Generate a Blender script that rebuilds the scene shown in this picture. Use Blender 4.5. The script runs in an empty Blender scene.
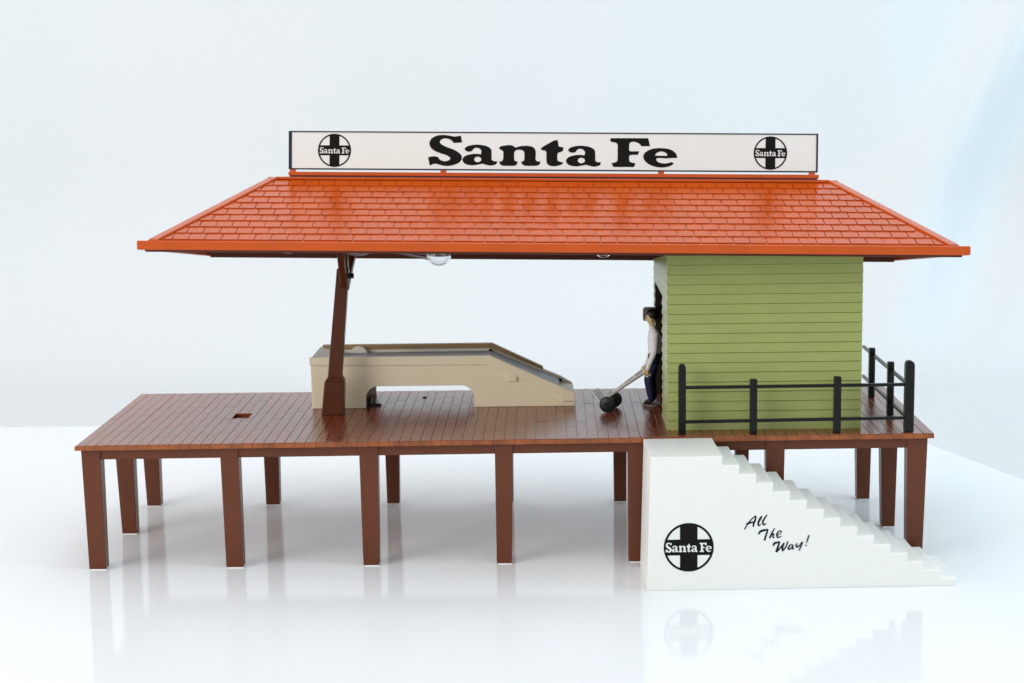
import bpy, bmesh, math, random
from mathutils import Vector, Matrix
random.seed(7)
S = 0.01                       # everything is modelled in centimetres and linked in metres
scn = bpy.context.scene
COL = scn.collection

# ------------------------------------------------------------------ camera
cx, cy, cz, pitch, yaw, roll, fpx = 20.0485, -71.598, 20.6551, 0.1536, -0.0231, -0.0155, 1739.15
F = Vector((math.sin(yaw)*math.cos(pitch), math.cos(yaw)*math.cos(pitch), -math.sin(pitch)))
R = Vector((math.cos(yaw), -math.sin(yaw), 0)); U = R.cross(F)
R2 = R*math.cos(roll)+U*math.sin(roll); U2 = -R*math.sin(roll)+U*math.cos(roll)
cam = bpy.data.cameras.new('camera'); camo = bpy.data.objects.new('camera', cam); COL.objects.link(camo)
camo.matrix_world = Matrix(((R2.x, U2.x, -F.x, cx*S), (R2.y, U2.y, -F.y, cy*S), (R2.z, U2.z, -F.z, cz*S), (0, 0, 0, 1)))
cam.sensor_width = 36; cam.lens = fpx*36/1024; cam.clip_start = 0.01; cam.clip_end = 50
cam.dof.use_dof = True; cam.dof.focus_distance = 0.74; cam.dof.aperture_fstop = 30
scn.camera = camo

# ------------------------------------------------------------------ world and lamps
w = bpy.data.worlds.new('World'); scn.world = w; w.use_nodes = True
nt = w.node_tree; bg = nt.nodes['Background']
bg.inputs['Strength'].default_value = 1.0
# a bright white room towards the windows behind the cloth, dimmer behind the photographer
_tc = nt.nodes.new('ShaderNodeTexCoord'); _sx = nt.nodes.new('ShaderNodeSeparateXYZ'); _mr = nt.nodes.new('ShaderNodeMapRange'); _mx = nt.nodes.new('ShaderNodeMix')
_mr.inputs['From Min'].default_value = -0.5; _mr.inputs['From Max'].default_value = 0.5; _mx.data_type = 'RGBA'
_mx.inputs['A'].default_value = (0.60, 0.60, 0.595, 1); _mx.inputs['B'].default_value = (0.93, 0.97, 1.02, 1)
nt.links.new(_tc.outputs['Generated'], _sx.inputs[0]); nt.links.new(_sx.outputs['Y'], _mr.inputs['Value']); nt.links.new(_mr.outputs[0], _mx.inputs['Factor'])
nt.links.new(_mx.outputs['Result'], bg.inputs['Color'])

def area(name, loc, target, sx, sy, power, col):
    l = bpy.data.lights.new(name, 'AREA'); l.shape = 'RECTANGLE'; l.size = sx; l.size_y = sy
    l.energy = power; l.color = col
    o = bpy.data.objects.new(name, l); COL.objects.link(o)
    o.location = Vector(loc)*S
    o.rotation_euler = (Vector(target)-Vector(loc)).to_track_quat('-Z', 'Y').to_euler()
    return o
area('softbox_lamp', (-105, -108, 54), (18, 6, 6), 0.8, 0.9, 12.8, (1.0, 0.975, 0.94))
area('top_lamp', (30, 0, 120), (20, 8, 0), 1.2, 0.9, 6.2, (0.97, 0.99, 1.0))
area('blue_fill_lamp', (150, -20, 45), (62, 45, 12), 0.9, 0.9, 9.5, (0.44, 0.82, 1.0))  # unseen bluish lamp added to tint the right of the backdrop
area('left_fill_lamp', (-115, -25, 30), (2, 14, 1), 0.8, 0.6, 2.6, (1.0, 0.98, 0.95))  # unseen fill added to lighten the floor under the deck

scn.view_settings.view_transform = 'Standard'; scn.view_settings.look = 'None'
scn.view_settings.exposure = 0.0; scn.view_settings.gamma = 1.0
scn.render.engine = 'CYCLES'
scn.render.resolution_x = 1024; scn.render.resolution_y = 683

# ------------------------------------------------------------------ materials
def mat(name, col, rough=0.4, spec=0.5, bump=0, bscale=(60, 60, 60), var=0.0, vscale=None, metal=0.0, trans=0.0, rvar=0.0, sss=0.0, ior=1.5, coat=0.0):
    m = bpy.data.materials.new(name); m.use_nodes = True
    n = m.node_tree.nodes; L = m.node_tree.links; p = n['Principled BSDF']
    p.inputs['Base Color'].default_value = (*col, 1); p.inputs['Roughness'].default_value = rough
    p.inputs['Specular IOR Level'].default_value = spec; p.inputs['Metallic'].default_value = metal
    p.inputs['Transmission Weight'].default_value = trans; p.inputs['IOR'].default_value = ior
    p.inputs['Coat Weight'].default_value = coat; p.inputs['Coat Roughness'].default_value = 0.12
    if sss:
        p.inputs['Subsurface Weight'].default_value = sss; p.inputs['Subsurface Scale'].default_value = 0.002
    tc = n.new('ShaderNodeTexCoord'); mp = n.new('ShaderNodeMapping'); L.new(tc.outputs['Object'], mp.inputs['Vector'])
    mp.inputs['Scale'].default_value = tuple(b/S*0.01 for b in bscale)
    no = n.new('ShaderNodeTexNoise'); L.new(mp.outputs[0], no.inputs['Vector'])
    no.inputs['Scale'].default_value = 1.0; no.inputs['Detail'].default_value = 5
    if bump:
        b = n.new('ShaderNodeBump'); b.inputs['Strength'].default_value = bump; b.inputs['Distance'].default_value = 0.0004
        L.new(no.outputs['Fac'], b.inputs['Height']); L.new(b.outputs[0], p.inputs['Normal'])
    if var:
        n2 = n.new('ShaderNodeTexNoise'); mp2 = n.new('ShaderNodeMapping'); L.new(tc.outputs['Object'], mp2.inputs['Vector'])
        mp2.inputs['Scale'].default_value = vscale or bscale; L.new(mp2.outputs[0], n2.inputs['Vector'])
        n2.inputs['Scale'].default_value = 1.0; n2.inputs['Detail'].default_value = 6
        mx = n.new('ShaderNodeMix'); mx.data_type = 'RGBA'
        mx.inputs['A'].default_value = (*[c*(1-var) for c in col], 1); mx.inputs['B'].default_value = (*[min(1, c*(1+var)) for c in col], 1)
        rp = n.new('ShaderNodeMapRange'); rp.inputs['From Min'].default_value = 0.3; rp.inputs['From Max'].default_value = 0.7
        L.new(n2.outputs['Fac'], rp.inputs['Value']); L.new(rp.outputs[0], mx.inputs['Factor']); L.new(mx.outputs['Result'], p.inputs['Base Color'])
        if rvar:
            r2 = n.new('ShaderNodeMapRange'); r2.inputs['To Min'].default_value = rough-rvar; r2.inputs['To Max'].default_value = rough+rvar
            L.new(n2.outputs['Fac'], r2.inputs['Value']); L.new(r2.outputs[0], p.inputs['Roughness'])
    return m

M = {}
M['floor'] = mat('white_acrylic', (0.80, 0.81, 0.825), 0.08, 0.20, 0.03, (8, 8, 8), 0.012, (12, 12, 12))
M['backdrop'] = mat('white_cloth', (0.665, 0.675, 0.685), 0.9, 0.1, 0.15, (400, 400, 400), 0.02, (3, 3, 3))
M['deck'] = mat('brown_plank_plastic', (0.25, 0.056, 0.020), 0.23, 1.0, 0.5, (650, 90, 300), 0.25, (300, 60, 60), rvar=0.07)
M['edge'] = mat('orange_brown_edge', (0.27, 0.070, 0.014), 0.3, 0.5, 0.3, (400, 400, 400), 0.3, (160, 40, 40))
M['leg'] = mat('brown_leg_plastic', (0.125, 0.037, 0.017), 0.36, 0.25, 0.12, (300, 300, 60), 0.07, (60, 60, 60))
M['post'] = mat('dark_brown_post', (0.090, 0.024, 0.009), 0.3, 0.2, 0.1, (300, 300, 80), 0.1, (90, 90, 40))
M['roof'] = mat('orange_roof_plastic', (0.50, 0.070, 0.0015), 0.24, 0.5, 0.12, (600, 600, 600), 0.06, (60, 60, 60))
M['roof_shade'] = mat('brown_underside_shade', (0.10, 0.022, 0.010), 0.5, 0.3)  # dark brown carries the shade under the roof
M['green'] = mat('olive_green_siding', (0.325, 0.36, 0.112), 0.30, 0.4, 0.2, (60, 900, 900), 0.05, (40, 40, 90))
M['unlit_inside'] = mat('unlit_interior_brown', (0.035, 0.022, 0.012), 0.6, 0.2)  # dark tone puts the unlit hut interior into the colour
M['cream'] = mat('cream_plastic', (0.79, 0.70, 0.505), 0.42, 0.35, 0.05, (300, 300, 300), 0.04, (30, 30, 30))
M['tan'] = mat('tan_rail', (0.36, 0.235, 0.115), 0.45, 0.35, 0, var=0.05, vscale=(40, 40, 40))
M['inner'] = mat('white_channel', (0.80, 0.77, 0.69), 0.45, 0.3)
M['belt'] = mat('grey_belt', (0.20, 0.21, 0.225), 0.4, 0.4, 0.3, (500, 500, 500), 0.25, (60, 250, 250))
M['black'] = mat('black_fence_plastic', (0.005, 0.0055, 0.0055), 0.3, 0.25, 0.15, (300, 300, 300))
M['rubber'] = mat('black_tyre', (0.009, 0.009, 0.010), 0.4, 0.3)
M['ink'] = mat('black_print', (0.008, 0.008, 0.007), 0.6, 0.08)
M['script'] = mat('navy_print', (0.012, 0.010, 0.028), 0.6, 0.08)
M['sign'] = mat('off_white_board', (0.74, 0.745, 0.715), 0.5, 0.3, 0, var=0.015, vscale=(30, 30, 30))
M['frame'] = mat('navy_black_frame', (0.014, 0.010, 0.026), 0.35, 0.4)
M['stairs'] = mat('ivory_stair_plastic', (0.82, 0.82, 0.785), 0.38, 0.4, 0.06, (200, 200, 200), 0.012, (20, 20, 20), sss=0.15)
M['metal'] = mat('silver_metal', (0.80, 0.78, 0.76), 0.35, 0.5, metal=0.3)
M['skin'] = mat('painted_skin', (0.72, 0.56, 0.30), 0.5, 0.35)
M['shirt'] = mat('painted_white_shirt', (0.88, 0.86, 0.85), 0.55, 0.3, 0.2, (250, 250, 250), 0.1, (200, 200, 200))
M['navy'] = mat('painted_navy', (0.012, 0.018, 0.065), 0.5, 0.35, 0.2, (250, 250, 250))
M['shoe'] = mat('painted_black', (0.008, 0.008, 0.010), 0.25, 0.5)
M['hair'] = mat('painted_dark_hair', (0.012, 0.008, 0.006), 0.4, 0.4, 0.4, (500, 500, 500))
M['clear'] = mat('clear_plastic', (0.95, 0.97, 0.97), 0.06, 0.5, trans=1.0, ior=1.46)
M['pad'] = mat('white_felt_pad', (0.85, 0.85, 0.83), 0.8, 0.2)
M['box'] = mat('grey_brown_box', (0.22, 0.17, 0.12), 0.55, 0.3, 0, var=0.15, vscale=(150, 150, 150))
M['grey'] = mat('grey_beige_pad', (0.26, 0.20, 0.17), 0.4, 0.4)

# ------------------------------------------------------------------ mesh helpers (cm)
class MB:
    def __init__(s): s.bm = bmesh.new()
    def poly(s, vs, fs):
        v = [s.bm.verts.new(p) for p in vs]
        for f in fs:
            try: s.bm.faces.new([v[i] for i in f])
            except ValueError: pass
        return s
    def box(s, x0, x1, y0, y1, z0, z1):
        return s.taper((x0, x1, y0, y1, z0), (x0, x1, y0, y1, z1))
    def taper(s, a, b):
        vs = [(a[0], a[2], a[4]), (a[1], a[2], a[4]), (a[1], a[3], a[4]), (a[0], a[3], a[4]),
              (b[0], b[2], b[4]), (b[1], b[2], b[4]), (b[1], b[3], b[4]), (b[0], b[3], b[4])]
        return s.poly(vs, [(3, 2, 1, 0), (4, 5, 6, 7), (0, 1, 5, 4), (1, 2, 6, 5), (2, 3, 7, 6), (3, 0, 4, 7)])
    def prism(s, pts, axis, a, b):
        # pts: 2D outline; axis 'y' -> pts are (x, z); 'x' -> (y, z); 'z' -> (x, y)
        def P(p, t): return {'y': (p[0], t, p[1]), 'x': (t, p[0], p[1]), 'z': (p[0], p[1], t)}[axis]
        n = len(pts); vs = [P(p, a) for p in pts]+[P(p, b) for p in pts]
        fs = [tuple(range(n))[::-1], tuple(range(n, 2*n))]+[(i, (i+1) % n, n+(i+1) % n, n+i) for i in range(n)]
        return s.poly(vs, fs)
    def bar(s, p, q, w, h=None, up=(0, 0, 1)):
        h = h or w; p = Vector(p); q = Vector(q); d = (q-p).normalized(); u = Vector(up)
        if abs(d.dot(u)) > .98: u = Vector((0, 1, 0))
        r = d.cross(u).normalized(); u = r.cross(d)
        vs = [c+r*(a*w/2)+u*(b*h/2) for c in (p, q) for a, b in ((-1, -1), (1, -1), (1, 1), (-1, 1))]
        return s.poly(vs, [(3, 2, 1, 0), (4, 5, 6, 7), (0, 1, 5, 4), (1, 2, 6, 5), (2, 3, 7, 6), (3, 0, 4, 7)])
    def tube(s, pts, rad, n=10):
        rings = []
        pts = [Vector(p) for p in pts]
        rads = rad if isinstance(rad, (list, tuple)) else [rad]*len(pts)
        for i, p in enumerate(pts):
            d = (pts[min(i+1, len(pts)-1)]-pts[max(i-1, 0)]).normalized()
            u = Vector((0, 0, 1)) if abs(d.z) < .95 else Vector((0, 1, 0))
            r = d.cross(u).normalized(); u = r.cross(d)
            rings.append([s.bm.verts.new(p+(r*math.cos(t)+u*math.sin(t))*rads[i]) for t in [2*math.pi*k/n for k in range(n)]])
        for a, b in zip(rings, rings[1:]):
            for k in range(n): s.bm.faces.new((a[k], a[(k+1) % n], b[(k+1) % n], b[k]))
        s.bm.faces.new(rings[0][::-1]); s.bm.faces.new(rings[-1]); return s
    def bevel(s, w, seg=2):
        bmesh.ops.recalc_face_normals(s.bm, faces=s.bm.faces)
        es = [e for e in s.bm.edges if len(e.link_faces) == 2 and e.calc_face_angle(0) > 0.5]
        bmesh.ops.bevel(s.bm, geom=es, offset=w, segments=seg, profile=0.5, affect='EDGES', clamp_overlap=True); return s
    def build(s, name, m, parent=None, smooth=None, local=False):
        bm = s.bm; bmesh.ops.recalc_face_normals(bm, faces=bm.faces)
        off = Vector((0, 0, 0))
        if parent is not None and not local:
            p = parent
            while p is not None: off += p.location/S; p = p.parent
        bmesh.ops.translate(bm, verts=bm.verts, vec=-off); bmesh.ops.scale(bm, verts=bm.verts, vec=(S, S, S))
        me = bpy.data.meshes.new(name); bm.to_mesh(me); bm.free()
        for mm in (m if isinstance(m, list) else [m]): me.materials.append(M[mm])
        if smooth:
            me.shade_smooth(); me.set_sharp_from_angle(angle=math.radians(smooth))
        o = bpy.data.objects.new(name, me); COL.objects.link(o)
        if parent is not None: o.parent = parent
        return o

def tag(o, label=None, cat=None, group=None, kind=None):
    if label: o['label'] = label
    if cat: o['category'] = cat
    if group: o['group'] = group
    if kind: o['kind'] = kind
    return o
def thing(name, loc, label, cat, group=None):
    o = bpy.data.objects.new(name, None); COL.objects.link(o); o.location = Vector(loc)*S
    o.empty_display_size = 0.005
    return tag(o, label, cat, group)

# 2-D outlines with smooth / corner points -> filled flat shape (nested contours become holes)
def spline_pts(seq, sub=8):
    n = len(seq); out = []
    P = [Vector((p[0], p[1])) for p in seq]; c = [len(p) > 2 for p in seq]
    for i in range(n):
        a, b = P[i], P[(i+1) % n]; pa, nb = P[i-1], P[(i+2) % n]
        ta = (b-pa)/2 if not c[i] else (b-a)*.6
        tb = (nb-a)/2 if not c[(i+1) % n] else (b-a)*.6
        L = (b-a).length
        if ta.length > 0: ta = ta.normalized()*min(ta.length, L*1.1)
        if tb.length > 0: tb = tb.normalized()*min(tb.length, L*1.1)
        for k in range(sub):
            t = k/sub; h = (2*t**3-3*t**2+1, t**3-2*t**2+t, -2*t**3+3*t**2, t**3-t**2)
            out.append(a*h[0]+ta*h[1]+b*h[2]+tb*h[3])
    return out
def shape(name, contours, m, parent, mapf, thick=0.012, local=False):
    """contours: lists of 2-D points; mapf(p, h) -> 3-D cm point, h = height above the surface"""
    cu = bpy.data.curves.new('outline', 'CURVE'); cu.dimensions = '2D'; cu.fill_mode = 'BOTH'
    for c in contours:
        sp = cu.splines.new('POLY'); sp.points.add(len(c)-1)
        for q, p in zip(sp.points, c): q.co = (p[0], p[1], 0, 1)
        sp.use_cyclic_u = True
    co = bpy.data.objects.new('outline', cu); COL.objects.link(co)
    dg = bpy.context.evaluated_depsgraph_get(); me = bpy.data.meshes.new_from_object(co.evaluated_get(dg))
    bpy.data.objects.remove(co); bpy.data.curves.remove(cu)
    mb = MB(); bm = mb.bm; bm.from_mesh(me); bpy.data.meshes.remove(me)
    bmesh.ops.remove_doubles(bm, verts=bm.verts, dist=1e-4)
    r = bmesh.ops.extrude_face_region(bm, geom=bm.faces[:])
    up = {v for v in r['geom'] if isinstance(v, bmesh.types.BMVert)}
    for v in bm.verts: v.co = Vector(mapf(v.co, thick if v in up else 0.001))
    return mb.build(name, m, parent, local=local)

# ------------------------------------------------------------------ lettering (traced in picture pixels, y down)
def K(o, pts): return [(o[0]+p[0]/12.8, o[1]+p[1]/12.8)+((1,) if len(p) > 2 else ()) for p in pts]
c = 1
g_S = K((425, 132), [(385, 60), (430, 54), (466, 50, c), (482, 136, c), (372, 142, c), (340, 105), (270, 84), (208, 104), (200, 145), (270, 188), (380, 230), (458, 282), (480, 338), (440, 395), (350, 430), (265, 436), (190, 420), (130, 408), (68, 432, c), (46, 326, c), (100, 314), (165, 320), (198, 356), (255, 376), (312, 364), (330, 334), (285, 300), (170, 262), (92, 215), (62, 150), (90, 85), (165, 48), (250, 40), (325, 50)])
g_a = K((425, 132), [(515, 212), (565, 178), (680, 163), (790, 180), (848, 215), (860, 265), (860, 352, c), (885, 372), (932, 374, c), (925, 405), (890, 424), (840, 430), (780, 418), (738, 408), (680, 420), (600, 427), (520, 408), (487, 357), (520, 310), (600, 285), (680, 281), (722, 288, c), (730, 245), (705, 214), (660, 202), (627, 218), (610, 242), (575, 253), (535, 245)])
h_a = [(425+(683+46*math.cos(t))/12.8, 132+(352+35*math.sin(t))/12.8) for t in [2*math.pi*k/28 for k in range(28)]]
g_n = K((490, 132), [(125, 204), (150, 182), (265, 168), (305, 180), (335, 200, c), (400, 182), (480, 177), (560, 195), (592, 245), (592, 350, c), (612, 374), (655, 378, c), (644, 414), (600, 432), (465, 432), (424, 414), (408, 380, c), (438, 371), (450, 350, c), (448, 262), (425, 236), (380, 227), (340, 236), (320, 264), (318, 350, c), (330, 370), (364, 380, c), (352, 415), (320, 432), (180, 432), (142, 415), (126, 380, c), (163, 371), (178, 350, c), (178, 256), (160, 234), (137, 224)])
g_t = K((490, 132), [(660, 215), (690, 186), (750, 152), (828, 110), (866, 104), (880, 130, c), (886, 180, c), (905, 190), (938, 194), (948, 218), (932, 248), (890, 262), (872, 285), (872, 350), (888, 374), (950, 390, c), (920, 418), (840, 437), (770, 427), (736, 390), (730, 265), (718, 240), (680, 233)])
g_F = K((605, 132), [(90, 78, c), (560, 78, c), (584, 180, c), (475, 180, c), (442, 145), (385, 124), (338, 130), (320, 152), (318, 232, c), (332, 245, c), (446, 245, c), (430, 290, c), (338, 292), (318, 304, c), (318, 360, c), (334, 382), (402, 400, c), (380, 446, c), (120, 446, c), (93, 400, c), (150, 383), (172, 362, c), (172, 160, c), (150, 138), (88, 122), (74, 98)])
g_e = K((605, 132), [(500, 312), (530, 255), (610, 215), (720, 204), (840, 220), (912, 268), (936, 328, c), (780, 334, c), (680, 332), (664, 352), (692, 382), (750, 399), (810, 396), (862, 383), (886, 396), (878, 412), (820, 440), (720, 451), (610, 428), (530, 378)])
h_e = spline_pts(K((605, 132), [(650, 300, c), (660, 276), (690, 256), (732, 247), (780, 260), (806, 284), (800, 302, c)]), 5)
def shift(pts, dx, dy): return [(p[0]+dx, p[1]+dy)+tuple(p[2:]) for p in pts]
SANTA = [spline_pts(g) for g in (g_S, g_a, g_n, g_t, shift(g_a, 103.8, 0.9), g_F, g_e)]
SANTA += [[Vector(p) for p in h_a], [Vector((p[0]+103.8, p[1]+0.9)) for p in h_a], h_e]
def word(x0, x1, y0, y1, dx=0.0):
    """the words as contours fitted into a box (y up)"""
    a0, a1, b0, b1 = 428.5, 678.2, 135.2, 167.4
    return [[((p[0]-a0)/(a1-a0)*(x1-x0)+x0, y1-(p[1]-0.006*(p[0]-553)-b0)/(b1-b0)*(y1-y0)) for p in cc] for cc in SANTA]
def emblem(R_, bw, bh, ring, wordw, wordh):
    """round cross emblem, centred at 0; letters are holes in the bar"""
    N = 72
    cs = [[(R_*math.cos(2*math.pi*k/N), R_*math.sin(2*math.pi*k/N)) for k in range(N)]]
    r = R_*(1-ring)
    a0 = math.asin(bh*R_/r); a1 = math.acos(bw*R_/r)
    for sx, sy in ((1, 1), (-1, 1), (-1, -1), (1, -1)):
        arc = [(sx*r*math.cos(a0+(a1-a0)*k/14), sy*r*math.sin(a0+(a1-a0)*k/14)) for k in range(15)]
        cs.append(arc+[(sx*bw*R_, sy*bh*R_)])
    cs += word(-wordw/2, wordw/2, -wordh/2, wordh/2)
    return cs

# ------------------------------------------------------------------ setting: glossy floor sheet and cloth backdrop
mb = MB(); mb.prism([(-140, -60), (64, -60), (60, -20), (44.5, 12), (38.6, 30), (36.5, 30.5), (-140, 30.5)], 'z', -0.3, 0.0)
mb.bevel(.08, 2)
tag(mb.build('floor', 'floor'), kind='structure')
mb = MB()
nx, prof = 260, []
for k in range(12): prof.append((-60+k*9.45, -0.36))
for k in range(1, 15):
    a = k/14*math.pi/2*0.96; prof.append((44.2+16*math.sin(a), -0.36+16*(1-math.cos(a))))
for k in range(1, 40): prof.append((60.2+k*0.25, 14.6+k*2.6))
def fold(x, t):
    return (0.9*math.sin(x*0.045+t*0.03)+0.5*math.sin(x*0.11-t*0.06+1)) + (1.6*math.exp(-((x-62-t*0.35)/7)**2)+1.0*math.exp(-((x-48+t*0.12)/5)**2)) + 1.2*math.exp(-((x+26-t*0.1)/6)**2) + 1.3*math.exp(-((x-43-t*0.50)/2.4)**2) - 1.0*math.exp(-((x-48-t*0.52)/2.4)**2) + 0.8*math.exp(-((x-36-t*0.85)/2.0)**2) + 1.4*math.exp(-((x-53-t*0.45)/2.2)**2) + 0.9*math.exp(-((x+39-t*0.05)/2.5)**2)
grid = []
for j, (y, z) in enumerate(prof):
    rise = max(0, min(1, (z+.36)/5))
    grid.append([mb.bm.verts.new((x, y-fold(x, z)*rise, z)) for x in [-150+330*i/nx for i in range(nx+1)]])
for a, b in zip(grid, grid[1:]):
    for i in range(nx): mb.bm.faces.new((a[i], a[i+1], b[i+1], b[i]))
o = tag(mb.build('backdrop', 'backdrop', smooth=60), kind='structure')

# ------------------------------------------------------------------ platform
DT = 5.46                        # top of the deck
W, D = 36.0, 11.3
def fey(x): return -0.6+0.7*x/36.0
pf = thing('raised_platform', (18, 5.5, 0), 'long brown plastic platform with planked top standing on tapered legs', 'platform')
mb = MB()
hx0, hx1, hy0, hy1 = 5.62, 6.36, 4.86, 6.05
mb2 = MB()
pw = W/82
for i in range(82):
    x0, x1 = i*pw+0.009+.07*(i == 0), (i+1)*pw-0.009
    fy = -0.6+0.7*(i+.5)/82
    cuts = [fy]
    y = random.choice([2.2, 3.6, 4.8, 6.2, 7.6])+random.uniform(-.2, .2)
    cuts.append(y)
    if y < 5: cuts.append(y+random.uniform(3.2, 4.8))
    cuts.append(D)
    for a, b in zip(cuts, cuts[1:]):
        segs = [(a, b)]
        if x1 > hx0 and x0 < hx1:
            segs = [(a, min(b, hy0)), (max(a, hy1), b)]
            for e, f in ((x0, hx0), (hx1, x1)):
                if f-e > .03: mb2.box(e, f, max(a, hy0)-.006, min(b, hy1)+.006, DT-.12, DT) if min(b, hy1) > max(a, hy0) else None
        for p, q in segs:
            if q-p > 0.06:
                t = random.uniform(-0.005, 0.005)
                mb2.box(x0, x1, p+0.006, q-0.012, DT-0.12, DT+t)
mb2.bevel(0.006, 1); mb2.build('deck_planks', 'deck', pf)
# base slab with the square hole
for (a, b, e, f) in ((0, hx0, 0.02, D-.02), (hx1, W, 0.02, D-.02), (hx0, hx1, 0.02, hy0), (hx0, hx1, hy1, D-.02)):
    mb.prism([(a, e if e > 1 else fey(a)+.02), (b, e if e > 1 else fey(b)+.02), (b, f), (a, f)], 'z', DT-0.22, DT-0.045)
mb.build('deck_base', 'deck', pf)
mb = MB(); mb.box(hx0-.02, hx1+.02, hy0-.02, hy1+.02, DT-.42, DT-.23); mb.build('socket_floor', 'roof', pf)
# orange-brown front edge of each plank
mb = MB()
for i in range(82):
    x0, x1 = i*pw+0.002, (i+1)*pw-0.002
    mb.box(x0, x1, fey(x0)-.045-random.uniform(0, .004), fey(x0)+.012, DT-0.215+random.uniform(-.006, .006), DT-0.025+random.uniform(-.015, .008))
mb.bevel(0.008, 1); mb.build('front_edge', 'edge', pf)
# aprons
mb = MB(); mb.prism([(.5, fey(.5)+.22), (35.4, fey(35.4)+.22), (35.4, fey(35.4)+.42), (.5, fey(.5)+.42)], 'z', 4.80, DT-.225).box(0.5, 35.4, 10.95, 11.15, 4.80, DT-.225).box(0.35, 0.55, 0.0, 10.9, 4.80, DT-.225).box(35.2, 35.4, 0.55, 10.9, 4.80, DT-.225)
for x in (6.3, 12.2, 18, 23.6, 29.4): mb.box(x-.08, x+.08, 0.42, 10.5, 4.95, DT-.225)
mb.bevel(0.02, 1).build('apron', 'leg', pf)
def leg(x0t, x1t, x0b, x1b, y, dy=0.72, zb=0.04):
    m = MB(); c_ = (x0t+x1t)/2
    m.taper((x0b, x1b, y+.06, y+dy-.06, zb), (x0t, x1t, y, y+dy, DT-.23)); m.bevel(0.03, 2)
    o = m.build('leg', 'leg', pf)
    q = MB(); q.box(x0b+.06, x1b+.0, y+.05, y+dy-.1, 0.001, zb-.001); q.build('foot_pad', 'pad', o)
    return o
for t0, t1, b0, b1 in ((0.20, 1.0, .27, .98), (6.04, 6.81, 6.10, 6.83), (11.89, 12.69, 11.93, 12.61), (17.6, 18.36, 17.6, 18.24), (23.18, 23.94, 23.2, 23.84), (29.0, 29.79, 29.05, 29.72), (34.93, 35.78, 34.99, 35.66)):
    leg(t0, t1, b0, b1, fey(t0)+.16)
for t0, t1, b0, b1 in ((0.10, .96, .27, .94), (34.78, 35.58, 34.92, 35.5)): leg(t0, t1, b0, b1, 5.35)
for t0, t1, b0, b1 in ((0.08, .95, .24, .9), (6.0, 6.8, 6.06, 6.72), (11.9, 12.65, 11.96, 12.56), (17.45, 18.15, 17.5, 18.1), (22.95, 23.62, 22.98, 23.58), (28.8, 29.5, 28.85, 29.45), (34.58, 35.38, 34.7, 35.30)):
    leg(t0, t1, b0, b1, 10.5)

# ------------------------------------------------------------------ hut
RC = Vector((20.074, 5.5, 12.579)); AL, BE = 0.123, 0.0200
Mrot = Matrix.Rotation(BE, 4, 'Y') @ Matrix.Rotation(-AL, 4, 'X')
rn = Mrot.to_3x3() @ Vector((0, 0, 1))
hut = thing('station_hut', (29, 6, DT), 'olive green hut with horizontal board siding on the right end of the platform', 'hut')
HX0, HX1, HY0, HY1 = 24.98, 33.12, 1.33, 10.9
def sid(z0, z1, out=1):      # siding profile: (outward offset, z) for one course split
    n = 18; h = 0.4165; pts = []
    return n, h
h = 0.4165; zb = DT+0.0
def prof_pts(z0, z1, t=0.22, dep=0.066):
    """outline (offset, z) between z0 and z1 of lapped boards, offset<0 = outward"""
    pts = []
    k = int(math.floor((z0-zb)/h+1e-6)); z = z0
    while z < z1-1e-6:
        top = min(z1, zb+(k+1)*h)
        f0 = 1-(z-zb-k*h)/h; f1 = 1-(top-zb-k*h)/h
        pts.append((-dep*f0, z))
        if top-z > .1: pts += [(-dep*.12, top-0.036), (.035, top-0.034), (.035, top-0.002)]
        else: pts.append((-dep*f1*.98, top-.002))
        z = top; k += 1
    return pts+[(t, z1), (t, z0)]
def cut_top(mb_, dz=-0.03):
    bm = mb_.bm
    r = bmesh.ops.bisect_plane(bm, geom=bm.verts[:]+bm.edges[:]+bm.faces[:], plane_co=RC+Vector((0, 0, dz)), plane_no=rn, clear_outer=True)
    es = [e for e in r['geom_cut'] if isinstance(e, bmesh.types.BMEdge)]
    bmesh.ops.holes_fill(bm, edges=es)
    return mb_
ZT = 13.6
mb = MB(); mb.prism([(HY0+p[0], p[1]) for p in prof_pts(DT, ZT)], 'x', HX0-.03, HX1+.035)
cut_top(mb).build('front_wall', 'green', hut)
mb = MB(); mb.prism([(HY1-p[0], p[1]) for p in prof_pts(DT, ZT)], 'x', HX0-.03, HX1+.035)
cut_top(mb).build('back_wall', 'green', hut)
mb = MB(); mb.prism([(HX1-p[0], p[1]) for p in prof_pts(DT, ZT)], 'y', HY0+.07, HY1-.07)
cut_top(mb).build('side_wall', 'green', hut)
mb = MB()
def pr(y0, y1, z0, z1): mb.prism([(HX0+p[0], p[1]) for p in prof_pts(z0, z1)], 'y', y0, y1)
pr(HY0+.07, 4.7, DT, ZT); pr(10.05, HY1-.07, DT, ZT); pr(4.7, 10.05, 10.88, ZT)
cut_top(mb).build('doorway_wall', 'green', hut)
mb = MB(); mb.box(HX0+.23, HX1-.23, HY1-.28, HY1-.225, DT+.01, 11.9).box(HX0+.23, HX1-.23, HY0+.225, HY0+.28, DT+.01, 12.7).box(HX1-.28, HX1-.225, HY0+.29, HY1-.29, DT+.01, 11.9)
mb.build('interior_shade_lining', 'unlit_inside', hut)  # dark lining added so the doorway reads as unlit
for ya in (4.71, 9.94):
    mb = MB(); mb.box(HX0-.02, HX0+.24, ya, ya+.09, DT+.01, 10.87).build('door_jamb', 'unlit_inside', hut)

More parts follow.
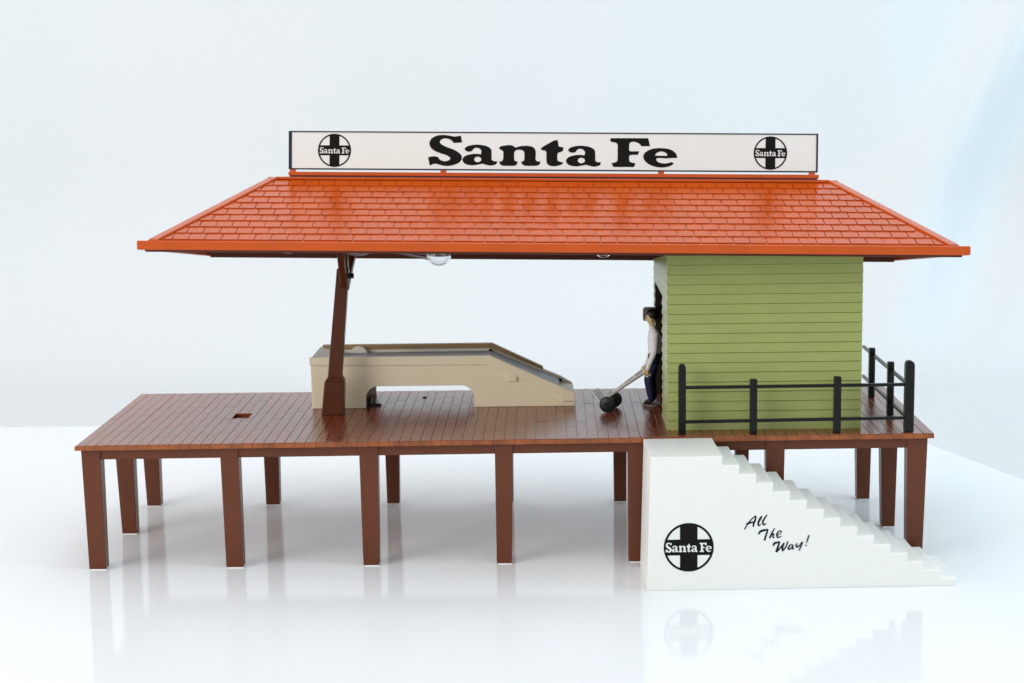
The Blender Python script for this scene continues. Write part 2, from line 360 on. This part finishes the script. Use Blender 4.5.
# ------------------------------------------------------------------ roof (tilted a little backwards, as in the photo)
roof = thing('hipped_roof', RC, 'orange hipped roof with staggered shingles and a deep fascia over the platform', 'roof')
roof.rotation_euler = Mrot.to_euler()
A, B, fh = 16.84, 7.155, 0.35
ea, eb = 16.25, 6.86           # foot of the slopes
rl, rh = 12.38, 3.34
th = 0.14
mb = MB()
vs = []
def ring(a, b, z): i = len(vs); vs.extend([(-a, -b, z), (a, -b, z), (a, b, z), (-a, b, z)]); return i
o0 = ring(A, B, -.02); o1 = ring(A, B, fh); o2 = ring(ea, eb, fh+.001)
i0 = ring(A-th, B-th, -.02); i1 = ring(A-th, B-th, fh-th*.7); 
r0 = len(vs); vs += [(-rl, 0, rh), (rl, 0, rh), (-rl, 0, rh-th*1.6), (rl, 0, rh-th*1.6)]
fs = []
def band(p, q): fs.extend([(p+k, p+(k+1) % 4, q+(k+1) % 4, q+k) for k in range(4)])
band(o0, o1); band(o1, o2); band(i0, o0); band(i1, i0)
for q, t in ((o2, r0), (i1, r0+2)):
    fs.extend([(q, q+1, t+1, t), (q+1, q+2, t+1), (q+2, q+3, t, t+1), (q+3, q, t)])
mb.poly(vs, fs)
mb.bevel(0.03, 1).build('roof_shell', 'roof', roof, local=True)
# shingles
def clip(poly, a, b):
    """keep the part of poly left of a->b"""
    out = []
    n = len(poly); d = lambda p: (b[0]-a[0])*(p[1]-a[1])-(b[1]-a[1])*(p[0]-a[0])
    for i in range(n):
        p, q = poly[i], poly[(i+1) % n]; dp, dq = d(p), d(q)
        if dp >= 0: out.append(p)
        if dp*dq < 0:
            t = dp/(dp-dq); out.append((p[0]+(q[0]-p[0])*t, p[1]+(q[1]-p[1])*t))
    return out
def shingle_face(mb, O, ex, ey, trap, rows, bw_, top_gap):
    """O origin at mid eave, ex along eave, ey up slope, trap = (half eave, half ridge, slope length)"""
    he, hr, sl = trap; nrm = ex.cross(ey).normalized()
    T = [(-he, 0), (he, 0), (hr, sl), (-hr, sl)]
    rhh = (sl-top_gap)/rows
    for r in range(rows):
        y0, y1 = r*rhh, (r+1)*rhh
        off = (r % 2)*0.5*bw_+random.uniform(-.03, .03)+(r*0.09)
        n = int(he/bw_)+3
        for k in range(-n, n):
            x0 = k*bw_+off+random.uniform(-.012, .012); g = 0.022
            p = [(x0+g, y0+.018), (x0+bw_-g, y0+.018), (x0+bw_-g, y1-.018), (x0+g, y1-.018)]
            for i in range(4):
                if p: p = clip(p, T[i], T[(i+1) % 4])
            if len(p) < 3: continue
            ar = abs(sum(p[i][0]*p[(i+1) % len(p)][1]-p[(i+1) % len(p)][0]*p[i][1] for i in range(len(p))))/2
            if ar < 0.02: continue
            j = random.uniform(-.004, .004); m_ = len(p)
            lo = [O+ex*a+ey*b+nrm*(-0.01) for a, b in p]
            hi = [O+ex*a+ey*b+nrm*(0.082-0.040*(b-y0)/rhh+j) for a, b in p]
            mb.poly(lo+hi, [tuple(range(m_))[::-1], tuple(range(m_, 2*m_))]+[(i, (i+1) % m_, m_+(i+1) % m_, m_+i) for i in range(m_)])
mb = MB()
cap = 0.32
for sgn in (-1, 1):
    ex = Vector((-sgn, 0, 0)); O = Vector((0, sgn*eb, fh)); top = Vector((0, 0, rh)); ey = (top-O); L_ = ey.length; ey = ey.normalized()
    shingle_face(mb, O, ex, ey, (ea-cap*1.3, rl-cap*1.0, L_), 10, 0.672, 0.33)
    ex = Vector((0, sgn, 0)); O = Vector((sgn*ea, 0, fh)); top = Vector((sgn*rl, 0, rh)); ey = (top-O); L_ = ey.length; ey = ey.normalized()
    shingle_face(mb, O, ex, ey, (eb-cap, 0.05, L_-.3), 10, 0.672, 0.1)
mb.build('shingles', 'roof', roof, local=True)
mb = MB()
for sx in (-1, 1):
    for sy in (-1, 1):
        mb.bar((sx*(ea-.02), sy*(eb-.02), fh+.0), (sx*rl, 0, rh+.0), 0.50, 0.16)
mb.bar((-rl+.12, 0, rh+.0), (rl-.12, 0, rh+.0), 0.5, 0.14)
mb.bevel(0.04, 2).build('hip_caps', 'roof', roof, local=True)
# ceiling plate, ribs, and dark boxes standing in for the shaded orange underside
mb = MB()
mb.box(-A+.3, A-.3, B-.42, B-.18, -0.09, .3).box(-A+.3, A-.3, -B+.18, -B+.42, -0.10, .3)  # dark strips painted for the shade behind and below the fascia
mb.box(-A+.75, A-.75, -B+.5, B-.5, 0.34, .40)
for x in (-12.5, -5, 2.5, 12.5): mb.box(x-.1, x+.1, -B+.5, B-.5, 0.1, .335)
mb.build('ceiling_shade_strips', 'roof_shade', roof, local=True)
tag(roof)

# ------------------------------------------------------------------ sign on the ridge
sign = thing('roof_sign', RC, 'long off-white sign board with bold black lettering and two round emblems on the roof ridge', 'sign')
sign.rotation_euler = Mrot.to_euler()
# sign-local: x from the photo, z upward; the board is upright in its own frame
Minv = Mrot.to_3x3().inverted()
def wl(x, y, z): return Minv @ (Vector((x, y, z))-RC)
BL = wl(8.52, 5.75, 16.50); BR = wl(31.86, 5.75, 16.09)
sz0 = (BL.z+BR.z)/2+.02; sx0, sx1 = BL.x, BR.x; sy = (BL.y+BR.y)/2; sh = 1.69; 
tilt = AL                       # leans forward so the face is upright in the room
def sl_(x, z, out=0.0):         # point on the board face
    return (x, sy-out*math.cos(tilt)-(-z)*math.sin(-tilt)*-1*0+ (-math.sin(tilt)*0), sz0+z)
ty = math.tan(AL)
def face(x, z, out=0.0): return Vector((x, sy+z*ty*0.0-out, sz0+z))
mb = MB(); mb.box(sx0+.05, sx1-.05, sy-.0, sy+.22, sz0+.05, sz0+sh-.05); mb.build('sign_board', 'sign', sign, local=True)
mb = MB()
mb.box(sx0-.07, sx1+.03, sy-.02, sy+.26, sz0-.005, sz0+.048).box(sx0-.07, sx1+.03, sy-.02, sy+.26, sz0+sh-.048, sz0+sh+.005)
mb.box(sx0-.07, sx0+.07, sy-.02, sy+.26, sz0+.05, sz0+sh-.05).box(sx1-.048, sx1+.03, sy-.02, sy+.26, sz0+.05, sz0+sh-.05)
mb.box(sx0+.05, sx1-.05, sy+.225, sy+.255, sz0+.05, sz0+sh-.05)
mb.build('sign_frame', 'frame', sign, local=True)
pxc = (sx1-sx0)/(817.5-290)
def sx_(u): return sx0+(u-290)*pxc
def sz_(v): return sz0+sh-(v-131.4)*pxc*1.0
shape('lettering', [[(sx_(p[0]), sz_(p[1]-0.0040*(p[0]-290))) for p in cc] for cc in SANTA], 'ink', sign, lambda p, t: (p[0], sy-t, p[1]), 0.01, local=True)
for u, v in ((334.5, 150.5), (770.8, 150.8)):
    cxs, czs = sx_(u), sz_(v)
    shape('emblem', [[(p[0]+cxs, p[1]+czs) for p in cc] for cc in emblem(0.735, .295, .30, .085, 1.33, .30)], 'ink', sign, lambda p, t: (p[0], sy-t, p[1]), 0.01, local=True)
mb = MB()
mb.box(sx0-.02, sx1+.02, sy-.02, sy+.26, rh+.06, rh+.125); mb.build('gap_shade_strip', 'frame', sign, local=True)  # dark strip added as the shadow gap between rail and ridge
mb = MB()
zr = sz0-.20
mb.box(sx0-.08, sx1+.08, sy-.05, sy+.3, zr-.075, zr+.09)
mb.bevel(.02, 1).build('sign_rail', 'roof', sign, local=True)
for u in (292.5, 444, 662, 812.5):
    x = sx_(u); mb = MB(); mb.box(x-.13, x+.13, sy-.01, sy+.22, zr+.101, sz0-.008).box(x-.13, x+.13, sy+.0, sy+.2, rh+.02, zr-.076)
    mb.build('sign_bracket', 'roof', sign, local=True)

# ------------------------------------------------------------------ roof post
post = thing('roof_post', (10.09, 5.69, DT), 'leaning dark brown post holding up the open end of the roof beside the cream ramp', 'post')
mb = MB(); mb.taper((9.60, 10.60, 5.35, 6.2, DT+.0), (9.78, 10.66, 5.38, 6.15, 7.0)); mb.taper((9.78, 10.66, 5.38, 6.15, 7.002), (9.96, 10.56, 5.5, 6.05, 7.2)); 
mb.bevel(.05, 2).build('socket_base', 'post', post)
ptop = 12.1
mb = MB(); mb.taper((9.92, 10.55, 5.5, 6.02, 7.15), (10.48, 11.02, 5.52, 6.0, ptop)); mb.bevel(.04, 2).build('shaft', 'post', post)
def zroof(x, y): return RC.z+AL*(RC.y-y)-BE*(x-RC.x)
for y1, nm in ((3.9, 'brace'), (7.6, 'brace')):
    mb = MB(); mb.bar((10.76 if y1 < 5 else 10.82, 5.75, 11.2), (10.86 if y1 < 5 else 10.98, y1, zroof(10.7, y1)+.05), 0.30, 0.30); mb.bevel(.03, 1).build(nm, 'post', post)
mb = MB(); mb.box(10.55, 10.98, 5.55, 5.98, ptop-.1, zroof(10.8, 5.8)+.05).build('post_head', 'post', post)
mb = MB(); mb.tube([(10.98, 5.7, 11.75), (11.22, 5.7, 11.75)], 0.12, 12).build('peg', 'black', post)

# ------------------------------------------------------------------ cream ramp with grey belt
rp = thing('conveyor_ramp', (15, 8.8, DT), 'cream plastic ramp with a grey sunken belt, arched cut-out and sloping right end', 'ramp')
fy0, fy1, by0, by1 = 6.95, 7.25, 10.35, 10.62
outline = [(8.99, DT), (11.46, DT)]
def arch(x0, x1, zt, r):
    pts = [(x0, DT), (x0, zt-r)]
    pts += [(x0+r-r*math.cos(a), zt-r+r*math.sin(a)) for a in [math.pi/2*k/6 for k in range(1, 7)]]
    pts += [(x1-r+r*math.sin(a), zt-r+r*math.cos(a)) for a in [math.pi/2*k/6 for k in range(0, 6)]]
    return pts+[(x1, zt-r), (x1, DT)]
fo = [(8.99, DT)]+arch(11.46, 16.46, 6.48, 0.6)+[(21.08, DT), (21.08, 6.06), (17.2, 7.83), (8.95, 7.83)]
mb = MB(); mb.prism(fo, 'y', fy0, fy1); mb.bevel(.02, 1).build('front_side', 'cream', rp)
# raised trim strip on the front side
tr = [(8.93, 7.86), (17.22, 7.86), (21.10, 6.08), (21.10, 5.70), (20.45, 5.71), (20.45, 6.0), (18.42, 6.87), (18.42, 6.64), (18.0, 6.64), (18.0, 7.05), (17.1, 7.44), (8.93, 7.50)]
mb = MB(); mb.prism(tr, 'y', fy0-.10, fy0-.002); mb.bevel(.012, 1).build('front_trim', 'cream', rp)
bo = [(9.0, DT)]+arch(11.6, 16.4, 6.48, 0.6)+[(21.0, DT), (21.0, 5.93), (20.45, 6.26), (17.15, 7.66), (9.1, 7.66)]
mb = MB(); mb.prism(bo, 'y', by0, by1); mb.bevel(.02, 1).build('back_side', 'inner', rp)
mb = MB(); mb.prism([(9.08, 7.67), (17.15, 7.67), (19.62, 6.575), (19.62, 6.72), (17.2, 7.88), (9.08, 7.88)], 'y', by0-.003, by1+.08); mb.bevel(.02, 1).build('back_rail', 'tan', rp)
mb = MB()
mb.prism([(8.99, DT), (9.2, DT), (9.2, 7.2), (10.0, 7.2), (10.0, 7.60), (8.99, 7.82)], 'y', fy1+.002, by0-.006)
mb.prism([(10.2, 7.3), (17.1, 7.34), (20.4, 5.98), (21.05, 5.88), (21.05, 5.65), (20.4, 5.8), (17.1, 7.14), (10.2, 7.1)], 'y', fy1+.002, by0-.006)
mb.prism([(10.9, 6.46), (17, 6.46), (17, 7.1), (10.9, 7.1)], 'y', by0-.2, by0-.01)
mb.build('channel', 'inner', rp)
mb = MB(); mb.prism([(10.1, 7.50), (10.3, 7.55), (17.15, 7.57), (20.38, 6.17), (20.38, 6.09), (17.13, 7.49), (10.1, 7.44)], 'y', fy1+.12, by0-.22); mb.bevel(.015, 1).build('belt', 'belt', rp)
# half-round roller guard
mb = MB(); hd = [(10.85+0.42*math.cos(math.pi*k/14), 7.5+0.34*math.sin(math.pi*k/14)) for k in range(15)]
mb.prism(hd, 'y', by0-.33, by0-.02); mb.bevel(.02, 1).build('roller_guard', 'inner', rp)
for p, q in (((10.05, fy1+.28, 7.44), (10.05, by0-.36, 7.44)), ((17.12, by0-.21, 7.55), (17.12, by0-.02, 7.55)), ((20.42, by0-.4, 6.14), (20.42, by0-.1, 6.14))):
    mb = MB(); mb.tube([p, q], 0.09, 10).build('roller', 'black', rp)
mb = MB(); mb.box(11.7, 12.1, 7.5, 7.7, DT+.01, DT+.09)
mb.build('base_clip', 'black', rp)
mb = MB(); mb.box(11.47, 11.69, 7.3, 7.6, DT+.01, DT+.42).build('base_lug', 'black', rp)
mb = MB(); mb.box(13.9, 14.1, 9.4, 9.5, DT, DT+.05).build('base_pin', 'black', rp)

# ------------------------------------------------------------------ fence
fe = thing('railing', (31, 3, DT), 'black post and rail fence on the platform edge around the green hut', 'fence')
def fpost(x, y, top, w=.30, round_=False):
    m = MB(); z0 = DT+.01
    if round_:
        pts = [(x-w/2, z0), (x+w/2, z0), (x+w/2, top-w*.5)]+[(x+w/2*math.cos(a), top-w*.5+w*.5*math.sin(a)) for a in [math.pi*k/8 for k in range(1, 8)]]+[(x-w/2, top-w*.5)]
        m.prism(pts, 'y', y-w/2, y+w/2)
    else: m.box(x-w/2, x+w/2, y-w/2, y+w/2, z0, top)
    m.bevel(.025, 1).build('fence_post', 'black', fe)
fpost(25.5, .45, 8.46, .31, True); fpost(28.49, .45, 7.78); fpost(32.0, .45, 7.85); fpost(35.0, .45, 8.5, .38, True)
fpost(34.90, 3.95, 7.86, .28); fpost(34.86, 8.2, 7.80, .28)
for z0, z1 in ((7.45, 7.48), (5.98, 6.06)):
    mb = MB(); mb.bar((25.5, .45, z0), (35.0, .45, z1), .12, .13); mb.build('fence_rail', 'black', fe)
    mb = MB(); mb.bar((34.95, .45, z1), (34.9, 10.6, z1), .12, .13); mb.build('fence_rail', 'black', fe)

# ------------------------------------------------------------------ white stairs block
st = thing('stair_block', (30, -1.9, 0), 'white plastic stair block with round emblem and cursive words standing in front of the platform', 'stairs')
sxa, sxp, sxe, H_, n_ = 23.83, 26.84, 36.3, 5.48, 15
pts = [(sxa, 0.0)]
run = (sxe-sxp)/14; rise = (H_-0.28)/14
pts.append((sxa+.16, H_)); pts.append((sxp, H_))
for k in range(1, 15):
    z = H_-rise*k; x0 = sxp+run*(k-1); pts += [(x0-.02, z+.0), (x0+run, z)]
pts.append((sxe-.14, 0))
mb = MB(); mb.prism(pts, 'y', -3.6, -.10)
# lighter draft: front face narrower at the bottom
mb.bevel(.022, 2).build('stair_body', 'stairs', st)
def stx(u): return sxa+(u-647.3)/25.37
def stz(v, u): return (591.0-(u-648.5)*0.0125-v)/24.75
def smap(p, t): return (p[0], -3.6-t, p[1])
ec = (689.6, 546.6)
exx, ezz = stx(ec[0]), stz(ec[1], ec[0])
shape('emblem', [[(p[0]+exx, p[1]*1.0+ezz) for p in cc] for cc in emblem(1.0, .35, .325, .088, 1.86, .43)], 'ink', st, smap, 0.008)
# cursive words as tapering brush strokes
def brush(strokes, off=(741.2, 505), k=12.41):
    mb = MB(); lay = 0
    for pts_, ws in strokes:
        P = [(off[0]+p[0]/k, off[1]+p[1]/k) for p in pts_]
        # resample smoothly
        Q, Wd = [], []
        n = len(P)
        for i in range(n-1):
            p0, p1, p2, p3 = P[max(i-1, 0)], P[i], P[i+1], P[min(i+2, n-1)]
            for s_ in range(6):
                t = s_/6
                Q.append(tuple(.5*((2*p1[a])+(-p0[a]+p2[a])*t+(2*p0[a]-5*p1[a]+4*p2[a]-p3[a])*t*t+(-p0[a]+3*p1[a]-3*p2[a]+p3[a])*t**3) for a in (0, 1)))
                Wd.append(ws[i]*(1-t)+ws[i+1]*t)
        Q.append(P[-1]); Wd.append(ws[-1])
        lay += 1; h_ = 0.004+0.0007*lay
        C3 = [Vector((stx(q[0]), 0, stz(q[1], q[0]))) for q in Q]
        L, Rr = [], []
        for i, q in enumerate(C3):
            d = (C3[min(i+1, len(C3)-1)]-C3[max(i-1, 0)]).normalized(); nn = Vector((-d.z, 0, d.x)); wd = Wd[i]/k/25*.5
            L.append(q+nn*wd); Rr.append(q-nn*wd)
        N_ = len(C3); vs_ = [(v.x, -3.6-h_, v.z) for v in L]+[(v.x, -3.6-h_, v.z) for v in Rr]+[(v.x, -3.5985, v.z) for v in L]+[(v.x, -3.5985, v.z) for v in Rr]
        f_ = []
        for i in range(N_-1):
            f_ += [(i, i+1, N_+i+1, N_+i), (2*N_+i, 2*N_+i+1, i+1, i), (N_+i, N_+i+1, 3*N_+i+1, 3*N_+i)]
        f_ += [(0, N_, 3*N_, 2*N_), (N_-1, 2*N_-1, 4*N_-1, 3*N_-1)]
        mb.poly(vs_, f_)
    return mb
AL_ = [([(62, 292), (95, 235), (148, 165), (208, 122)], [16, 16, 14, 18]), ([(206, 122), (196, 170), (178, 215), (172, 262)], [14, 24, 26, 18]),
       ([(85, 232), (120, 212), (190, 195)], [30, 26, 12]),
       ([(240, 205), (268, 165), (278, 128), (258, 150), (235, 205), (240, 246), (268, 226)], [7, 8, 12, 18, 24, 20, 8]),
       ([(295, 190), (325, 145), (343, 110), (322, 140), (292, 195), (302, 236), (338, 215)], [7, 8, 12, 18, 24, 20, 8])]
TH_ = [([(238, 354), (262, 320), (305, 304), (362, 296)], [20, 28, 28, 18]), ([(356, 296), (335, 360), (312, 434)], [16, 22, 24]),
       ([(442, 278), (408, 335), (380, 405)], [12, 18, 22]), ([(385, 392), (405, 358), (428, 352), (418, 385), (440, 402)], [8, 12, 18, 20, 10]),
       ([(475, 368), (512, 348), (524, 318), (496, 316), (470, 355), (480, 395), (530, 378)], [7, 9, 14, 14, 22, 20, 8])]
WA_ = [([(424, 502), (440, 470), (470, 460), (508, 452)], [18, 28, 24, 18]), ([(504, 455), (482, 520), (465, 582)], [16, 24, 30]),
       ([(465, 580), (520, 520), (562, 462)], [14, 16, 14]), ([(560, 465), (540, 520), (545, 568)], [16, 24, 22]), ([(545, 568), (585, 510), (610, 445)], [12, 16, 14]),
       ([(672, 490), (640, 492), (615, 530), (628, 548), (660, 520), (678, 490)], [12, 15, 20, 16, 10, 12]), ([(676, 490), (665, 535), (690, 540)], [15, 20, 8]),
       ([(722, 470), (714, 508), (735, 515), (768, 480), (782, 458)], [12, 20, 16, 10, 12]), ([(795, 452), (775, 505), (750, 562)], [14, 16, 12]),
       ([(872, 368), (858, 420), (842, 468)], [16, 16, 7]), ([(832, 490), (838, 500), (842, 504)], [14, 18, 10])]
brush(AL_+TH_+WA_).build('cursive_words', 'script', st)
st.location.y -= .28*S; st.location.x -= .12*S; st.rotation_euler.z = 0.028

# ------------------------------------------------------------------ clear lamp cover under the roof
lc = thing('lamp_cover', (15.1, 5.0, 12.4), 'clear plastic dome with a clear arm hanging under the roof above the ramp', 'lamp cover')
mb = MB()
bm = mb.bm; bmesh.ops.create_uvsphere(bm, u_segments=20, v_segments=12, radius=0.52)
bmesh.ops.bisect_plane(bm, geom=bm.verts[:]+bm.edges[:]+bm.faces[:], plane_co=(0, 0, 0.12), plane_no=(0, 0, 1), clear_outer=True)
zc = 12.70
for v in bm.verts: v.co = Vector((15.1+v.co.x*1.05, 5.0+v.co.y, zc+v.co.z*.95))
r = bmesh.ops.solidify(bm, geom=bm.faces[:], thickness=0.06)
mb.build('dome', 'clear', lc, smooth=50)
mb = MB(); mb.bar((13.2, 5.0, 12.85), (14.7, 5.0, 12.52), .3, .06).bar((13.3, 4.7, 12.95), (14.8, 4.8, 12.72), .1, .05); mb.build('arm', 'clear', lc)
mb = MB(); mb.tube([(13.2, 5.0, 12.82), (13.2, 5.0, zroof(13.2, 5)+.33)], .08, 8); mb.tube([(15.1, 5.0, 12.74), (15.1, 5.0, zroof(15.1, 5)+.33)], .12, 8)
mb.build('stem', 'clear', lc)

def clip_piece(x, y, rx, rz, label):
    mb = MB(); bm = mb.bm; bmesh.ops.create_uvsphere(bm, u_segments=16, v_segments=10, radius=1)
    zt = zroof(x, y)
    for v in bm.verts: v.co = Vector((x+v.co.x*rx, y+v.co.y*.2, zt+min(v.co.z, .35)*rz))
    tag(mb.build('plastic_clip', 'clear', smooth=50), label, 'clip')
clip_piece(22.2, -1.0, .30, .20, 'tiny clear plastic clip under the front eave between ramp and hut')
clip_piece(11.9, 1.5, .50, .16, 'clear plastic sliver under the eave just right of the leaning post')

# ------------------------------------------------------------------ box on the hut wall
wb = MB(); wb.box(24.36, 24.93, 9.3, 9.9, 9.03, 9.55); wb.box(24.42, 24.93, 9.34, 9.86, 9.552, 9.62)
o = wb.bevel(.02, 1).build('wall_box', 'box'); tag(o, 'small grey-brown box on the doorway wall just behind the worker\'s head', 'box')

# ------------------------------------------------------------------ hand truck
ht = thing('hand_truck', (22.6, 6, DT), 'small silver two-wheeled hand truck with black tyres held tilted by the worker', 'hand truck')
zw = DT+.37
a0, a1 = Vector((22.52, 5.3, zw)), Vector((22.86, 6.5, zw))
h0, h1 = Vector((24.30, 6.52, 7.06)), Vector((24.30, 7.42, 7.10))
b0, b1 = Vector((22.2, 5.5, 5.92)), Vector((22.45, 6.35, 5.92))
mb = MB()
for p, q in ((b0, h0), (b1, h1)):
    mb.bar(p, q, .08, .10)
for t in (.25, .5, .75, .97): mb.bar(b0.lerp(h0, t)+Vector((0, 0, .0)), b1.lerp(h1, t), .07, .07)
mid0, mid1 = (b0+b1)/2, (h0+h1)/2
mb.bar(b0.lerp(b1, .33), h0.lerp(h1, .33), .07, .06).bar(b0.lerp(b1, .67), h0.lerp(h1, .67), .07, .06)
mb.bevel(.015, 1).build('frame', 'metal', ht)
mb = MB(); d_ = (h0-b0).normalized(); upv = Vector((-.55, -.1, .83)).normalized()
e0, e1 = b0+Vector((-.04, -.1, -.02)), b1+Vector((-.04, .1, -.02))
tip = Vector((-.33, -.0, .46))
mb.poly([e0, e1, e1+tip, e0+tip]+[v+Vector((.05, 0, .04)) for v in (e0, e1, e1+tip, e0+tip)], [(0, 1, 2, 3), (7, 6, 5, 4), (0, 4, 5, 1), (1, 5, 6, 2), (2, 6, 7, 3), (3, 7, 4, 0)])
mb.build('toe_plate', 'metal', ht)
mb = MB(); mb.tube([a0, a1], .05, 8).build('axle', 'metal', ht)
for c_ in (a0, a1):
    ax = (a1-a0).normalized()
    mb = MB(); mb.tube([c_-ax*.12, c_-ax*.08, c_+ax*.08, c_+ax*.12], [.31, .36, .36, .31], 28); t_ = mb.build('wheel', 'rubber', ht, smooth=40)
    mb = MB(); mb.tube([c_-ax*.14, c_+ax*.14], .13, 16).build('hub', 'black', t_)

# ------------------------------------------------------------------ worker figure
def skin_mesh(nodes, edges, sub=2):
    """nodes: name -> (x, y, z, rx[, ry]) in cm; first node is the root"""
    me = bpy.data.meshes.new('sk'); names = list(nodes)
    me.from_pydata([nodes[n][:3] for n in names], [(names.index(a), names.index(b)) for a, b in edges], [])
    o = bpy.data.objects.new('sk', me); COL.objects.link(o)
    m = o.modifiers.new('s', 'SKIN'); m.use_smooth_shade = True; m.branch_smoothing = 0.3
    for i, n in enumerate(names):
        sv = me.skin_vertices[0].data[i]; r_ = nodes[n][3:]; sv.radius = (r_[0], r_[-1]); sv.use_root = (i == 0)
    s_ = o.modifiers.new('u', 'SUBSURF'); s_.levels = sub; s_.render_levels = sub
    dg = bpy.context.evaluated_depsgraph_get(); out = bpy.data.meshes.new_from_object(o.evaluated_get(dg))
    bpy.data.objects.remove(o); return out
PX, PY, PZ = 24.60, 6.97, DT+.10
man = thing('person', (PX, PY, PZ), 'dark-haired worker in white shirt and navy trousers standing at the hut doorway', 'person')
N = {'pelvis': (.14, 0, 2.12, .36, .38)}
N.update({'waist': (.16, 0, 2.42, .33, .36), 'chest': (.16, 0, 2.95, .36, .44), 'upper': (.12, 0, 3.30, .30, .46), 'neck': (.04, 0, 3.56, .14), 'neck2': (-.01, 0, 3.70, .13),
 'head': (-.04, 0, 3.93, .25, .24), 'crown': (-.02, 0, 4.14, .22, .21)})
E_ = [('pelvis', 'waist'), ('waist', 'chest'), ('chest', 'upper'), ('upper', 'neck'), ('neck', 'neck2'), ('neck2', 'head'), ('head', 'crown')]
hands = {-1: Vector((h0.x-PX+.02, h0.y-PY, h0.z-PZ)), 1: Vector((h1.x-PX+.02, h1.y-PY, h1.z-PZ))}
for s_ in (-1, 1):
    hd_ = hands[s_]; k = 'n' if s_ < 0 else 'f'
    N[k+'sh'] = (.14, .40*s_, 3.30, .20); N[k+'el'] = (.10, .52*s_, 2.45, .16); N[k+'wr'] = (hd_.x+.10, hd_.y, hd_.z+.25, .11); N[k+'pa'] = (hd_.x+.04, hd_.y, hd_.z+.10, .10, .085)
    E_ += [('upper', k+'sh'), (k+'sh', k+'el'), (k+'el', k+'wr'), (k+'wr', k+'pa')]
    for i, (dx, l) in enumerate(((-.10, .17), (-.035, .20), (.03, .19), (.09, .15))):
        f1 = k+'f%d' % i
        yy = hd_.y-.07
        N[f1+'a'] = (hd_.x+dx, yy, hd_.z+.02, .036); N[f1+'b'] = (hd_.x+dx-.01, yy-.01, hd_.z+.02-l*.55, .033); N[f1+'c'] = (hd_.x+dx-.01, hd_.y+.03, hd_.z+.02-l*.8, .028)
        E_ += [(k+'pa', f1+'a'), (f1+'a', f1+'b'), (f1+'b', f1+'c')]
    N[k+'t1'] = (hd_.x-.09, hd_.y+.05, hd_.z+.07, .036); N[k+'t2'] = (hd_.x-.16, hd_.y+.06, hd_.z-.03, .03); E_ += [(k+'pa', k+'t1'), (k+'t1', k+'t2')]
    N[k+'hip'] = (.10, .19*s_, 1.92, .30); N[k+'kn'] = (-.10+.06*s_, .22*s_, 1.15, .24); N[k+'an'] = (.04+.07*s_, .22*s_, .26, .17); N[k+'he'] = (.04+.06*s_, .21*s_, .10, .10); N[k+'ball'] = (-.16+.06*s_, .22*s_, .07, .095); N[k+'toe'] = (-.34+.06*s_, .23*s_, .05, .065)
    E_ += [('pelvis', k+'hip'), (k+'hip', k+'kn'), (k+'kn', k+'an'), (k+'an', k+'he'), (k+'he', k+'ball'), (k+'ball', k+'toe')]
me = skin_mesh(N, E_)
# face: pull nose, brow and chin forward, press the eyes
for v in me.vertices:
    p = v.co
    if p.z > 3.68 and p.x < -.16 and abs(p.y) < .25:
        f = math.exp(-((p.y)/.05)**2)
        p.x -= .085*f*math.exp(-((p.z-3.90)/.05)**2)      # nose
        p.x -= .03*math.exp(-((p.z-3.74)/.05)**2)*math.exp(-(p.y/.10)**2)   # chin
        p.x -= .02*math.exp(-((p.z-4.03)/.04)**2)         # brow
        p.x += .03*math.exp(-((p.z-3.97)/.03)**2)*math.exp(-((abs(p.y)-.09)/.04)**2)
        p.x += .015*math.exp(-((p.z-3.81)/.015)**2)*math.exp(-(p.y/.08)**2)
mb = MB(); mb.bm.from_mesh(me); bm = mb.bm
def seg_d(p, a, b):
    t = max(0, min(1, (p-a).dot(b-a)/(b-a).length_squared)); return (p-a.lerp(b, t)).length
for f in bm.faces:
    p = f.calc_center_median(); f.smooth = True
    if p.z > 3.55: f.material_index = 0
    elif min((p-(hands[q]+Vector((0, 0, -.03)))).length for q in hands) < .19: f.material_index = 0
    elif p.z > 2.36 or min(seg_d(p, Vector(N[q+'el'][:3]), Vector(N[q+'wr'][:3])) for q in 'nf') < .165: f.material_index = 1
    elif p.z < .20: f.material_index = 3
    else: f.material_index = 2
for v in bm.verts: v.co = v.co+Vector((PX, PY, PZ))
body = mb.build('body', ['skin', 'shirt', 'navy', 'shoe'], man)
# hair cap, ears, eyes, overall straps
mb = MB(); bmesh.ops.create_icosphere(mb.bm, subdivisions=3, radius=1)
for v in mb.bm.verts:
    c0 = v.co.copy(); s_ = 1+.05*math.sin(c0.x*9+c0.z*13)+.04*math.sin(c0.y*15)
    v.co = Vector((PX+.03+c0.x*.29*s_, PY+c0.y*.27*s_, PZ+4.12+c0.z*.27*s_))
    if v.co.x < PX-.12 and v.co.z < PZ+4.12: v.co.x = PX-.12+(v.co.x-PX+.12)*.1; v.co.z = max(v.co.z, PZ+4.08)
mb.build('hair', 'hair', man, smooth=80)
mb = MB()
for s_ in (-1, 1): mb.tube([(PX+.0, PY+.23*s_, PZ+3.90), (PX+.0, PY+.27*s_, PZ+3.95), (PX+.01, PY+.24*s_, PZ+4.0)], [.03, .045, .03], 8)
mb.build('ears', 'skin', man, smooth=60)
mb = MB()
for s_ in (-1, 1):
    q = MB(); mb.tube([(PX-.262, PY+.09*s_, PZ+3.97), (PX-.24, PY+.09*s_, PZ+3.97)], .025, 8)
mb.build('eyes', 'ink', man)
mb = MB(); mb.prism([(PX-.42+.84*(.5+.5*math.cos(t)), PY+.5*math.sin(t)) for t in [2*math.pi*k/20 for k in range(20)]], 'z', DT+.012, PZ-.002)
mb.build('stand', 'grey', man)
